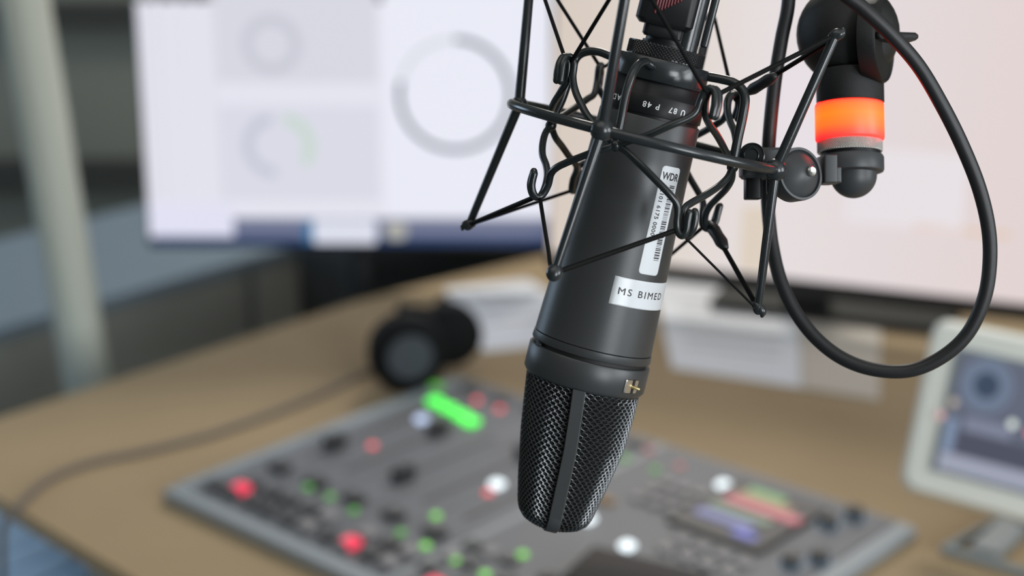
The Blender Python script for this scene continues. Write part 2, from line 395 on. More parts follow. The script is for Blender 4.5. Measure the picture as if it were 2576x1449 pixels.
ui(ux(975), ux(1384), uz(540), uz(-200), (.80, .81, .90), h=.0003)
def dial(u, v, r, w, a0, a1, col, nm):
    c = O+Xa*ux(u)+Za*uz(v)+N*.0008; rr = r*k; ww = w*k; mb = MB(); n = 72; vs = []
    for j in range(n+1):
        a = math.radians(a0+(a1-a0)*j/n); dv = Xa*math.sin(a)+Za*math.cos(a)
        vs += [c+dv*(rr-ww/2), c+dv*(rr+ww/2), c+dv*(rr-ww/2)+N*.0003, c+dv*(rr+ww/2)+N*.0003]
    fs = [(0, 1, 3, 2), (4*n, 4*n+2, 4*n+3, 4*n+1)]
    for j in range(n):
        b0 = 4*j; b1 = b0+4; fs += [(b0, b1, b1+1, b0+1), (b0+2, b0+3, b1+3, b1+2), (b0, b0+2, b1+2, b1), (b0+1, b1+1, b1+3, b0+3)]
    mb.add(vs, fs).build(nm, emi(nm, col, 1, (.01, .01, .01)), lm, weld=False)
dial(1148, 235, 136, 12, 0, 285, (.02, .03, .06), 'dial_ring'); dial(1148, 235, 136, 11, 288, 358, (.6, .62, .68), 'dial_ring')
dial(703, 112, 60, 26, 0, 359, (.56, .57, .64), 'dial_ring')
dial(703, 362, 68, 26, 180, 355, (.54, .56, .66), 'dial_ring'); dial(720, 362, 68, 26, 5, 130, (.56, .68, .60), 'dial_ring')
# arm, clamped to the desk rear edge
mc = O+Xa*Wd*.5+Za*Ht*.45-N*.03
pc = at_y(905, 690, mc.y+.09)
MB().lathe(Vector((pc.x, pc.y, 0.012)), ZV, RT, Vector((0, -1, 0)), [(0, .018), (1.07, .018)], 20).build('pole', M['bezel'], lm)
MB().tube([Vector((pc.x, pc.y, 1.06)), Vector((mc.x, pc.y, mc.z)), mc], .014, 12).build('arm', M['bezel'], lm)
MB().lathe(Vector((pc.x, pc.y, 0)), ZV, RT, Vector((0, -1, 0)), [(0, .14), (.01, .14), (.014, .12)], 32).build('floor_base', M['bezel'], lm)
# right monitor
mz2 = .80
bl = onz(1372, 662, mz2); br = onz(2576, 797, mz2)
Xa, Za, N, Wd2 = frame_axes(bl, br, math.radians(3)); Wm = .71; Hm = .42
rm = thing('monitor', 'right large monitor with a plain pinkish beige screen', 'monitor', bl+Xa*Wm/2-ZV*(mz2-DESK)-N*.09); O2 = bl
panel(MB(), O2, Xa, Za, N, 0, Wm, -.008, Hm, -.018, .014, .008).build('housing', M['bezel'], rm)
m = bpy.data.materials.new('beige_screen'); m.use_nodes = True; nt = m.node_tree; b = nt.nodes['Principled BSDF']
b.inputs['Base Color'].default_value = (.01, .01, .01, 1); b.inputs['Emission Strength'].default_value = 1.0
tc = nt.nodes.new('ShaderNodeTexCoord'); sp = nt.nodes.new('ShaderNodeSeparateXYZ'); cr = nt.nodes.new('ShaderNodeValToRGB')
mp = nt.nodes.new('ShaderNodeMapping'); mp.inputs['Rotation'].default_value = (0, 0, -math.atan2(Xa.y, Xa.x))
mr = nt.nodes.new('ShaderNodeMapRange'); mr.inputs['From Min'].default_value = -Wm/2; mr.inputs['From Max'].default_value = Wm/2
nt.links.new(tc.outputs['Object'], mp.inputs['Vector']); nt.links.new(mp.outputs['Vector'], sp.inputs[0]); nt.links.new(sp.outputs['X'], mr.inputs['Value'])
nt.links.new(mr.outputs['Result'], cr.inputs['Fac']); nt.links.new(cr.outputs['Color'], b.inputs['Emission Color'])
el = cr.color_ramp.elements; el[0].position = 0; el[0].color = (.67, .58, .51, 1); el[1].position = 1; el[1].color = (.73, .62, .60, 1)
e = el.new(.22); e.color = (.73, .65, .59, 1); e = el.new(.42); e.color = (.78, .72, .72, 1); e = el.new(.62); e.color = (.76, .68, .69, 1)
panel(MB(), O2, Xa, Za, N, .004, Wm-.006, .016, Hm-.008, -.003, .0006).build('screen', m, rm)
def ui2(x0, x1, z0, z1, col): panel(MB(), O2, Xa, Za, N, x0, x1, z0, z1, -.0018, .0003).build('screen_panel', emi('ui', col, 1, (.01, .01, .01)), rm)
ui2(.275, .315, .02, .11, (.72, .62, .52)); ui2(.50, .62, .10, .106, (.75, .55, .42)); ui2(.41, .56, .1, .2, (.79, .74, .77)); ui2(.30, .40, .17, .30, (.79, .73, .77))
sb = O2+Xa*Wm*.5-N*.13
MB().box(sb+Za*.10+N*.05, .03, .012, .15, X=Xa, Y=N).build('neck', M['bezel'], rm)
MB().box(Vector((sb.x+.03, sb.y-.01, DESK+.0095)), .165, .08, .006, X=Xa, Y=Vector((N.x, N.y, 0)).normalized(), bev=.01).build('stand_base', M['bezel'], rm)  # base widened so its black darkens the gap under the screen

# ================================================================== TOUCH TERMINAL
tz = DESK+.06
bl = onz(2250, 1228, tz); br = onz(2576, 1318, tz)
Xa, Za, N, _ = frame_axes(bl, br, math.radians(20)); Wt = .26; Hh = .172
tt = thing('touch_terminal', 'off white tilted touch screen terminal beside the mixing console', 'touch screen', bl+Xa*Wt/2-ZV*.06)
panel(MB(), bl, Xa, Za, N, 0, Wt, 0, Hh, -.018, .016, .016).build('housing', M['offwhite'], tt)
def tui(x0, x1, z0, z1, col, h, nm='screen_panel'): return panel(MB(), bl, Xa, Za, N, x0, x1, z0, z1, h, .0003).build(nm, emi('ui', col, 1, (.01, .01, .01)), tt)
panel(MB(), bl, Xa, Za, N, .030, Wt-.03, .026, Hh-.024, -.0015, .0012).build('screen_recess', M['trimc'], tt)
tui(.037, Wt-.037, .030, Hh-.028, (.115, .13, .18), .0004, 'screen')
tui(.037, Wt-.037, .030, .047, (.33, .35, .44), .001); tui(.05, Wt-.037, .048, .070, (.07, .075, .11), .001)
tui(.037, .048, .048, .08, (.2, .26, .38), .001); tui(.12, .16, .09, .13, (.035, .06, .25), .001)
tui(.055, .10, .072, .085, (.2, .22, .3), .001)
c = bl+Xa*.068+Za*.118+N*.0012
MB().lathe(c, N, Xa, Za, [(0, .026), (.0004, .026), (.0005, .001)], 32).build('screen_dial', emi('ui', (.14, .18, .26), 1), tt)
MB().lathe(c+N*.0006, N, Xa, Za, [(0, .0125), (.0004, .0125), (.0005, .001)], 32).build('screen_dial', emi('ui', (.035, .055, .10), 1), tt)
for (x, z, c_) in ((.10, .088, (.6, .65, .6)), (.118, .084, (.6, .15, .2)), (.125, .14, (.5, .15, .18)), (.04, .095, (.35, .3, .25)), (.03, .08, (.5, .3, .3))):
    MB().lathe(bl+Xa*x+Za*z+N*.0014, N, Xa, Za, [(0, .004), (.0006, .004), (.0008, .001)], 16).build('screen_icon', emi('ui', c_, 1.5), tt)
f0 = onz(2372, 1392, DESK); xf = Xa.copy(); yf = Vector((xf.y, -xf.x, 0));
if yf.y < 0: yf = -yf
mb = MB(); z5 = ZV*.005
mb.tube([f0+z5, f0+xf*.20+z5, f0+xf*.20+yf*.10+z5, f0+yf*.10+xf*.02+z5], .0052, 8, closed=True)
mb.box(f0+xf*.035+yf*.065+ZV*.005, .014, .05, .005, X=xf, Y=yf)
mb.build('foot_frame', M['footgrey'], tt)
MB().tube([f0+xf*.04+yf*.10+ZV*.008, f0+xf*.06+yf*.11+ZV*.05, bl+Xa*.09+Za*.05-N*.03], .010, 10).build('support_arm', M['footgrey'], tt)

# ================================================================== PAPERS, HEADPHONES, CABLE ON DESK
def sheet(name, pts, label, m, prints):
    q = [onz(u, v, DESK) for (u, v) in pts]
    r = thing(name, label, 'paper', sum(q, Vector())/4, 'paper sheets lying on the desk')
    MB().prism([p+ZV*.0003 for p in q], ZV*.0008).build('sheet', m, r)
    for (a0, a1, b0, b1) in prints:
        def bl_(a, b_): return (q[0]*(1-a)+q[1]*a)*(1-b_)+(q[3]*(1-a)+q[2]*a)*b_
        MB().prism([bl_(a0, b0)+ZV*.0011, bl_(a1, b0)+ZV*.0011, bl_(a1, b1)+ZV*.0011, bl_(a0, b1)+ZV*.0011], ZV*.0002).build('print_block', M['print'], r)
sheet('paper_sheet', ((1640, 700), (2215, 725), (2212, 1008), (1690, 926)), 'large printed white sheet lying in front of the right monitor', M['paper'], [(.1, .55, .3+.09*i, .315+.09*i) for i in range(6)])
q = [onz(u, v, DESK+.0015) for (u, v) in ((2010, 790), (2212, 800), (2212, 1006), (2015, 975))]
tag(MB().prism(q, ZV*.0008).build('note_card', M['paper2']), 'beige card lying on the right end of the large sheet', 'card')
sheet('paper_sheet', ((1118, 728), (1330, 705), (1560, 850), (1215, 885)), 'crumpled white paper behind the black headphones', M['paper'], [(.2, .6, .2+.2*i, .23+.2*i) for i in range(3)])
hp0 = onz(1026, 978, DESK)
M['hpblack'] = mat('black_padded_vinyl', (.005, .0055, .006), .7, spec=.12); M['hpplate'] = mat('dark_blue_grey_plate', (.05, .056, .068), .5, spec=.2)
hp = thing('headphones', 'black headphones resting on the desk at the console rear', 'headphones', hp0)
hx = Vector((.97, .25, 0)).normalized(); hy = Vector((-hx.y, hx.x, 0))
c = hp0+ZV*.048+hx*.0
MB().lathe(c, -hy, hx, ZV, [(-.024, .034), (-.022, .045), (0, .049), (.012, .048), (.018, .040), (.02, .010)], 36).build('ear_cup', M['hpblack'], hp)
MB().lathe(c, -hy, hx, ZV, [(.018, .028), (.021, .028), (.0215, .002)], 30).build('cup_plate', M['hpplate'], hp)
c2 = c+hx*.065+hy*.05
MB().lathe(c2, -hy, hx, ZV, [(-.022, .030), (-.02, .038), (0, .040), (.012, .039), (.018, .032), (.02, .010)], 36).build('ear_cup', M['hpblack'], hp)
MB().tube(smooth([c+ZV*.03-hy*.0, c+ZV*.046+hx*.0+hy*.03, c+hx*.02+hy*.10+ZV*.02, c2+hy*.09-ZV*.0, c2+hy*.04+ZV*.03, c2+ZV*.03], 8), .007, 10).build('headband', M['hpblack'], hp)
cab = [(38, 1290), (60, 1262), (120, 1210), (220, 1168), (400, 1128), (560, 1085), (760, 1012), (900, 948), (1000, 905)]
pts = [onz(u, v, DESK+.003) for (u, v) in cab]; pts = [pts[0]+Vector((-.012, -.006, -.02))-Vector((.01, .005, .20)), pts[0]+Vector((-.014, -.008, -.03))]+pts
tag(MB().tube(smooth(pts, 6), .0038, 8).build('desk_cable', M['cable']), 'thin grey cable crossing the desk and hanging over its left edge', 'cable')

# ================================================================== BEHIND THE DESK
s0, s1_ = onz(240, 782, .58), onz(680, 655, .58); sd = (s1_-s0).normalized(); sn = Vector((-sd.y, sd.x, 0))
if sn.y < 0: sn = -sn
A0 = s0-sd*.9; A1 = s0+sd*(s1_-s0).length*1.42
sb = thing('sideboard', 'low grey sideboard with a blue grey top behind the desk', 'sideboard', (A0+A1)/2+sn*.2-ZV*.58)
MB().prism([A0, A1, A1+sn*.42, A0+sn*.42], ZV*-.57).build('carcass', M['cab'], sb)
MB().prism([A0-sn*.01, A1-sn*.01, A1+sn*.44, A0+sn*.44], ZV*.02).build('worktop', M['cabtop'], sb)
for i in range(5):
    p = A0+sd*(.04+.4*i)-sn*.008
    d_ = MB().prism([p, p+sd*.38, p+sd*.38+sn*.008, p+sn*.008], ZV*-.5).build('door', M['cab'], sb)
r0 = at_y(888, 690, 2.62); r1 = at_y(1430, 660, 2.78); r0.z = r1.z = 0
rk = thing('dark_filler', 'added black cabinet standing behind the desk below the left monitor', 'filler', (r0+r1)/2+Vector((0, .17, 0)))  # black box added to darken the gap under the left monitor
rv = (r1-r0).normalized(); rn = Vector((-rv.y, rv.x, 0))
MB().prism([r0, r1, r1+rn*.32, r0+rn*.32], ZV*.72).build('carcass', M['bezel'], rk)
MB().prism([r0+rv*.02-rn*.012, r1-rv*.02-rn*.012, r1-rv*.02, r0+rv*.02], ZV*.66).build('front_panel', M['bezel'], rk)
p0 = at_y(-10, -420, 2.2); p1 = at_y(205, 880, 2.2); dr = (p1-p0).normalized()
pf = p0+dr*((0-p0.z)/dr.z)
po = thing('leaning_post', 'pale metal post leaning at the far left', 'post', pf)
MB().tube([pf+Vector((0, 0, .02)), p0], .033, 16, round_ends=False).build('shaft', M['post'], po)
MB().lathe(pf, ZV, RT, Vector((0, 1, 0)), [(0, .08), (.02, .08), (.025, .05)], 24).build('foot', M['post'], po)
# blue ribbed chair left of the desk
sc = onz(70, 1420, .52)
ch = thing('office_chair', 'blue ribbed fabric chair tucked against the left desk edge', 'chair', Vector((sc.x, sc.y, 0)))
cx = ld.copy(); cy = nrm.copy()
mb = MB()
for i in range(10): 
    c_ = Vector((sc.x, sc.y, .50))+cx*(-.225+.05*i)
    mb.tube([c_-cy*.24, c_+cy*.22], .028, 12)
mb.build('seat', M['blue'], ch, weld=False)
mb = MB()
for i in range(10):
    c_ = Vector((sc.x, sc.y, .56))+cx*(-.225+.05*i)+cy*.26
    mb.tube([c_, c_+ZV*.38+cy*.05], .026, 12)
mb.build('backrest', M['blue'], ch, weld=False)
MB().lathe(Vector((sc.x, sc.y, 0)), ZV, RT, Vector((0, 1, 0)), [(.06, .03), (.47, .03)], 20).build('column', M['bezel'], ch)
for i in range(5):
    a = i*1.2566; MB().tube([Vector((sc.x, sc.y, .09)), Vector((sc.x+.26*math.cos(a), sc.y+.26*math.sin(a), .03))], .018, 8).build('leg', M['bezel'], ch)

# ================================================================== MICROPHONE
P0 = U(1467, 958, .755); P1 = U(1672, 147, .7346)
A = (P1-P0).normalized(); vd = (CAM-P0).normalized()
Fm = (-FW - A*(-FW).dot(A)).normalized(); Xm = A.cross(Fm)
if Xm.x < 0: Xm = -Xm
MM = .001
mic = thing('microphone', 'matt black studio microphone hanging grille down in the suspension cradle', 'microphone', P0)
def ml(prof, name, m, n=96, parent=None, cap=True):
    return MB().lathe(P0, A, Xm, Fm, [(z*MM, r*MM) for z, r in prof], n, cap=cap).build(name, m, parent or mic)
ml([(-.3, 25.8), (0, 26.6), (1.6, 27.8), (12.6, 27.8), (13.2, 27.4), (13.3, 26)], 'head_ring', M['mic'])
ml([(13.2, 25.8), (15.2, 25.8)], 'ring_groove', M['groove'])
ml([(15.0, 25.6), (15.1, 27.2), (15.5, 27.4), (18.6, 27.1), (18.8, 26.2), (19.0, 26.2)], 'body_rim', M['mic'])
body = ml([(18.8, 26.3), (19.1, 26.9), (40, 25.9), (60, 24.9), (75, 24.1), (95, 23.3), (121.6, 22.6), (122.2, 22.2), (122.3, 21.7)], 'body_tube', M['mic'], 128)
ml([(122.0, 21.6), (123.4, 21.6), (123.5, 22.3), (123.8, 22.4), (131.6, 22.3), (132.0, 22.0), (133.2, 21.2), (135, 20.0), (139, 19.0)], 'rear_cap', M['micdark'], 96)
ml([(137.8, 19.0), (137.9, 20.8), (138.4, 21.1), (147.0, 20.6), (147.5, 20.2), (147.6, 17)], 'mount_collar', M['rod'], 96)
# knurled locking ring: diamond pyramids
def knurl(O_, Ax, Xr, Fr, r, h, rows, cols, hi, lo):
    vs = []; fs = []
    for i in range(rows+1):
        for j in range(cols):
            a = 2*math.pi*j/cols; e = 0 if i in (0, rows) else 1
            q = r+(hi if (i+j) % 2 else lo)*e; vs.append(O_+Ax*h*i/rows+(Xr*math.sin(a)+Fr*math.cos(a))*q)
    for i in range(rows):
        for j in range(cols):
            v0, v1, v2, v3 = i*cols+j, i*cols+(j+1) % cols, (i+1)*cols+(j+1) % cols, (i+1)*cols+j
            fs += [(v0, v1, v2), (v0, v2, v3)] if (i+j) % 2 == 0 else [(v0, v1, v3), (v1, v2, v3)]
    fs.append(tuple(reversed(range(cols)))); fs.append(tuple(range(rows*cols, (rows+1)*cols)))
    return MB().add(vs, fs)
knurl(P0+A*147.8*MM, A, Xm, Fm, 17*MM, 6*MM, 8, 120, .35*MM, -.1*MM).build('knurled_ring', mat('black_knurl', (.03, .03, .032), .2, .5), mic, sharp=1)
ml([(153.5, 9.0), (158, 9.0), (160, 8.0), (172, 8.0)], 'connector_core', M['steel'], 40)
def mp_(x, f_, z): return P0+A*z*MM+Xm*x*MM+Fm*f_*MM
ml([(153.6, 11.5), (155, 11.5), (155.2, 10.4), (163, 10.4)], 'connector_base', M['micdark'], 48)
# post at the right, block at the left, lever, ribbed knob
MB().lathe(mp_(7.0, 4, 150), A, Xm, Fm, [(.003, .0058), (.075, .0058)], 28).build('connector_post', M['rod'], mic)
MB().box(mp_(-4.5, 7, 181), .0125, .009, .0195, X=Xm, Y=Fm, Z=A, bev=.004).build('swivel_block', M['micdark'], mic)
MB().box(mp_(-4.0, 5, 160.5), .0085, .006, .004, X=Xm, Y=Fm, Z=A, bev=.002).build('swivel_neck', M['micdark'], mic)
mb = MB(); kc = mp_(-5, 16, 174)
kx = (Xm*.8+A*.6).normalized(); 
for i in range(9): mb.tube([kc+kx*(-.006+.0015*i)-A*.004, kc+kx*(-.006+.0015*i)+A*.004], .0006, 8)
mb.build('ribbed_grip', M['redplastic'], mic, weld=False)
MB().box(mp_(15.0, 5, 172), .0017, .0022, .015, X=Xm, Y=Fm, Z=A, bev=.0012).build('release_lever', M['rod'], mic)
# ---- grille head
PM = .18*MM
KEY = [(-2, 144, 144, 0, 2.0), (60, 140, 142, 4, 2.1), (150, 132, 138, 8.5, 2.3), (260, 112, 130, 8.5, 2.5), (330, 97, 124, 9, 2.6), (346, 91, 120, 9, 2.6), (360, 78, 108, 8, 2.5), (370, 56, 88, 6, 2.4), (375, 28, 56, 5, 2.2), (376.5, 4, 8, 5, 2)]
def gk(s):
    for i in range(len(KEY)-1):
        if s <= KEY[i+1][0]:
            t = max(0, (s-KEY[i][0])/(KEY[i+1][0]-KEY[i][0])); return [KEY[i][q]*(1-t)+KEY[i+1][q]*t for q in range(5)]
    return list(KEY[-1])
# arc-length parameter along the profile
SS = [(-2, 0)]; s = -2
while s < 376.4:
    s2 = min(376.4, s+(4 if s < 330 else 1)); g0, g1 = gk(s), gk(s2); SS.append((s2, SS[-1][1]+math.hypot(s2-s, g1[2]-g0[2]))); s = s2
LT = SS[-1][1]
def s_of(l):
    l = max(0, min(LT, l))
    for i in range(len(SS)-1):
        if l <= SS[i+1][1]: t = (l-SS[i][1])/(SS[i+1][1]-SS[i][1]); return SS[i][0]*(1-t)+SS[i+1][0]*t
    return SS[-1][0]
def gpt(th, l, off=0):
    s = s_of(l); _, wx, wy, c, n = gk(s)
    sn_, cs_ = math.sin(th), math.cos(th)
    x = math.copysign(abs(sn_)**(2/n), sn_)*(wx+off); y = math.copysign(abs(cs_)**(2/n), cs_)*(wy+off)
    tip = max(0, (s-340)/36); return P0+Xm*(x+c)*PM+Fm*y*PM-A*(s+off*tip)*PM
vs = []; fs = []; n = 72; kk = 44
for i in range(kk+1):
    for j in range(n): vs.append(gpt(2*math.pi*j/n, LT*i/kk, -7))
for i in range(kk):
    for j in range(n): fs.append((i*n+j, i*n+(j+1) % n, (i+1)*n+(j+1) % n, (i+1)*n+j))
fs.append(tuple(range(kk*n, (kk+1)*n)))
grille = MB().add(vs, fs).build('grille_core', M['core'], mic)
def wiremesh(NW, period, off, r, ph):
    mb = MB(); steps = int(LT/period*4)
    for i in range(NW):
        sgn = 1 if i % 2 else -1; path = []
        for q in range(steps+1):
            l = LT*(q+(.22 if q % 2 else -.22))/steps; f4 = q % 4; f_ = (1, 1, -1, -1)[f4]*sgn*(.34/.30)
            if l > LT-60: 
                if i % 2 and l > LT-22: break
            path.append(gpt(ph+2*math.pi*(i+f_*.30)/NW, l, off+(1.2 if f4 in (1, 3) else -.6)))
        mb.tube(path, r, 5, caps=True, round_ends=False)
    return mb
wiremesh(92, 16.0, 0, 1.0*PM, .02).build('wire_mesh', M['mesh'], mic, weld=False, sharp=60)
plabel(wiremesh(104, 10.0, -4.5, .9*PM, .05).build('inner_wire_mesh', mat('inner_wire', (.018, .019, .02), .35, .7), mic, weld=False, sharp=60), 'finer wire layer inside the grille')
# rib
def ribpath(off, dth):
    out = []
    for i in range(41):
        l = LT*i/40; th = math.radians(-4.5+7.5*i/40)
        out.append((l, th))
    return out
vs = []; fs = []; hw = 16.5
def ribside(front):
    rows = []
    for (l, th) in ribpath(0, 0):
        s = s_of(l); _, wx, wy, c, n_ = gk(s); xx = c+wx*math.sin(th)
        tip = max(0, (s-335)/41); yy = wy
        rr = []
        for (dx, h) in ((-hw, -4), (-hw, 5.0), (-hw+1.5, 6.5), (hw-3.5, 6.5), (hw, 3.5), (hw, -4)):
            y = (yy+h*(1-tip*.6)) if yy > 20 else max(0, yy)+h*.0
            rr.append(P0+Xm*(xx+dx)*PM+Fm*(y if front else -y)*PM-A*(s+h*tip*1.0)*PM)
        rows.append(rr)
    return rows
for fr in (True, False):
    rows = ribside(fr); b0 = len(vs)
    for rr in rows: vs += rr
    for i in range(len(rows)-1):
        for j in range(6): fs.append((b0+i*6+j, b0+i*6+(j+1) % 6, b0+(i+1)*6+(j+1) % 6, b0+(i+1)*6+j))
plabel(MB().add(vs, fs).build('grille_rib', M['mic'], mic), 'smooth rib down the middle of the grille')
# ---- switch on the head ring
az = math.radians(45.5); rd = Xm*math.sin(az)+Fm*math.cos(az); tn = Xm*math.cos(az)-Fm*math.sin(az)
sw = P0+A*.0062+rd*.0275
o = MB().box(sw, .0042, .0032, .0009, X=tn, Y=A, Z=rd, bev=.0008).build('switch_plate', M['steel'], mic)
MB().box(sw+rd*.0006+tn*.0008, .0006, .0031, .0006, X=tn, Y=A, Z=rd).build('switch_slot', M['groove'], mic)
MB().tube([sw+rd*.0005-tn*.0002, sw+rd*.0032+tn*.0022-A*.0003], .0007, 10).build('switch_lever', M['brass'], mic)
az = math.radians(-62); rd = Xm*math.sin(az)+Fm*math.cos(az); tn = Xm*math.cos(az)-Fm*math.sin(az)
MB().lathe(P0+A*.0135+rd*.0264, rd, tn, A, [(0, .0018), (.0013, .0018), (.0014, .0001)], 16).build('ring_screw', M['groove'], mic)

# ---- labels wrapped on the body
def body_r(z):
    P = [(19.1, 26.9), (40, 25.9), (60, 24.9), (75, 24.1), (95, 23.3), (119, 22.6)]
    for i in range(len(P)-1):
        if z <= P[i+1][0]: t = (z-P[i][0])/(P[i+1][0]-P[i][0]); return P[i][1]*(1-t)+P[i+1][1]*t
    return 22.3
def wrap(az, z, off=0, rad=None):
    r = (rad if rad else body_r(z))+off; return P0+A*z*MM+(Xm*math.sin(az)+Fm*math.cos(az))*r*MM
def patch(name, az0, az1, z0, z1, off, m, corner=0, parent=None, skew=0, na=20, nz=24):
    vs = []; fs = []
    for i in range(nz+1):
        z = z0+(z1-z0)*i/nz; e = 0
        dz = min(z-z0, z1-z)
        if corner and dz < corner: e = (corner-math.sqrt(max(0, corner**2-(corner-dz)**2)))/24.0
        for j in range(na+1):
            a = (az0+e)+(az1-az0-2*e)*j/na; vs.append(wrap(a+skew*(i/nz-.5), z, off))
    for i in range(nz):
        for j in range(na): b = i*(na+1)+j; fs.append((b, b+1, b+na+2, b+na+1))
    o = MB().add(vs, fs).build(name, m, parent or mic); md = o.modifiers.new('thick', 'SOLIDIFY'); md.thickness = .00008; md.offset = 0
    return o
def r_(d): return math.radians(d)
zt = lambda s: -s*.178
long_l = patch('barcode_label', r_(24.2), r_(50.0), 56.0, 104.0, .06, M['label'], corner=1.7, nz=140)
name_l = patch('name_label', r_(2.0), r_(97), 40.6, 53.0, .07, M['label'])
def text_on(txt, size, az, z, rot, off, m, name, parent, rad=None, xs=1.0, up=False, sp=1.0, bold=0):
    c = bpy.data.curves.new('t', 'FONT'); c.body = txt; c.size = size; c.align_x = 'CENTER'; c.align_y = 'CENTER'; c.space_character = sp
    c.resolution_u = 3
    o = bpy.data.objects.new('t', c); COL.objects.link(o); bpy.context.view_layer.update()
    me = bpy.data.meshes.new_from_object(o.evaluated_get(bpy.context.evaluated_depsgraph_get()))
    bpy.data.objects.remove(o); rz = math.radians(rot)
    bm = bmesh.new(); bm.from_mesh(me); bpy.data.meshes.remove(me)
    vs = []; 
    fs = []; nb = len(bm.verts)
    for gi, (ox, oy) in enumerate(((0, 0), (bold, 0), (-bold, 0), (0, bold), (0, -bold)) if bold else ((0, 0),)):
        for v in bm.verts:
            x, y = v.co.x*xs+ox, v.co.y+oy
            X_ = x*math.cos(rz)-y*math.sin(rz); Y_ = x*math.sin(rz)+y*math.cos(rz)
            zz = z+Y_; R = rad if rad else body_r(zz); vs.append(wrap(az+X_/R, zz, off+.002*gi, rad))
        fs += [tuple(v.index+gi*nb for v in f.verts) for f in bm.faces]
    bm.free()
    o = MB().add(vs, fs).build(name, m, parent, weld=False); return o
text_on('WDR', 4.6, r_(37.5), 99.5, 0, .13, M['ink'], 'label_text', long_l, xs=.82, bold=.12)
text_on('2101 6175 0000', 2.9, r_(30.5), 83.5, -90, .13, M['ink'], 'label_text', long_l, sp=1.1, bold=.07)
text_on('MS BIMED', 4.3, r_(37.5), 46.8, 0, .14, M['ink'], 'label_text', name_l, xs=1.14, sp=1.3, bold=.05)
for (a, m_, z_) in ((2, 47, 0),): pass
mb = MB(); zz = 96.0
while zz > 62.5:
    h = random.choice((.22, .22, .45, .6)); vs = []
    a0, a1 = r_(39), r_(46.5); na = 8
    for j in range(na+1):
        a = a0+(a1-a0)*j/na; vs += [wrap(a, zz, .13), wrap(a, zz-h, .13)]
    mb.add(vs, [(2*j, 2*j+1, 2*j+3, 2*j+2) for j in range(na)]); zz -= h+random.choice((.25, .3, .5))
mb.build('barcode', M['ink'], long_l, weld=False)
T3 = [('U 87', 26.0), ('P 48', -4.8), ('PAD', -46)]
for t, a in T3: text_on(t, 3.5, r_(a), 127.7, 180, .10, M['whitepaint'], 'engraved_text', mic, rad=22.4, sp=1.25, bold=.07)

# ================================================================== SUSPENSION CRADLE
cr_ = thing('shock_mount', 'black wire suspension cradle with elastic cords around the microphone', 'shock mount', P0+A*.113)
DC = .7394; DG = DC; RC = P0+A*.1135
R_out = .0608
def phi(deg): a = math.radians(deg); return -Xm*math.sin(a)+Fm*math.cos(a)
ring = [RC+phi(i*5)*R_out for i in range(72)]
MB().tube(ring, .00225, 14, closed=True).build('outer_ring', M['rod'], cr_)
dep = lambda p: (p-CAM).dot(FW)
# rods (upper end, ring joint, lower end) in picture + depth
AZ = dict(A=108.0, B=20.0, C=-69.0, D=-160.0)
J = {q: RC+phi(a)*R_out for q, a in AZ.items()}
LOW = dict(A=U(1180, 565, .772), B=U(1395, 685, .679), C=U(1907, 775, .724), D=RC-A*.0625+phi(-160)*.0735)
TOP = dict(A=U(1336, -70, .752), B=U(1584, -75, .660), C=U(2102, 88, .704), D=U(1787, 45, .797))
for q in 'ABCD':
    MB().tube([TOP[q], J[q]+(TOP[q]-J[q])*.04, J[q]], [.0021, .0024, .0024], 14).build('rod', M['rod'], cr_)
    MB().tube([J[q], J[q]+(LOW[q]-J[q])*.06, LOW[q]], [.0024, .0022, .0018], 14).build('rod', M['rod'], cr_)
    MB().ball(J[q], .0050 if q in 'BC' else .0038, 22).build('joint_ball', M['rod'], cr_)
    for (T, d_) in ((TOP[q], 1), (LOW[q], -1)):
        mb = MB(); ax = (T-J[q]).normalized(); out = (T-RC-A*(T-RC).dot(A)).normalized(); sd_ = ax.cross(out).normalized()
        if q == 'B' and d_ < 0: mb.ball(T, .0034, 20, (1, 1, 1.15), X=out, Y=sd_, Z=ax)
        else:
            mb.ball(T, .0025, 18, (1, 1, 1.2), X=out, Y=sd_, Z=ax)
            mb.tube(smooth([T-out*.0008-ax*.001, T+out*.0012+ax*.0004, T+out*.0022+ax*.0016, T+out*.0022+ax*.0028], 4), [.0023]*4+[.0023, .0022, .0021, .0019, .0017, .0015, .0013, .0011, .0009], 12)
        mb.build('rod_tip', M['rod'], cr_)
# inner cage: everything given as (u, v, depth)
NB = (1549, 366, .6985); NA = (1386, 316, .748); NC = (1843, 420, .724); ND = (1700, 372, .781)
wr = .0016
def wirep(l, r=wr, name='cage_wire'): return MB().tube(pxpath(l, 7), r, 10).build(name, M['wire'], cr_)
# struts from the collar to the nodes
wirep([(1639, 166, .7145), (1622, 156, .7115), (1605, 163, .705), (1590, 190, .7005), (1574, 240, .699), (1562, 303, .6985), NB], .0019, 'collar_strut')
wirep([(1535, 141, .737), (1504, 130, .741), (1473, 131, .744), (1450, 146, .745), (1436, 185, .745), (1416, 245, .746), (1398, 285, .747), NA], .0019, 'collar_strut')
wirep([(1782, 193, .731), (1814, 199, .729), (1843, 207, .727), (1866, 224, .725), (1874, 252, .724), (1867, 300, .724), (1856, 350, .724), NC], .0021, 'collar_strut')
wirep([(1710, 180, .757), (1722, 172, .766), (1722, 200, .777), (1712, 280, .780), ND], .0019, 'collar_strut')
for q in (NA, NB, NC, ND): MB().ball(U(*q), .0026, 16).build('cage_node', M['wire'], cr_)
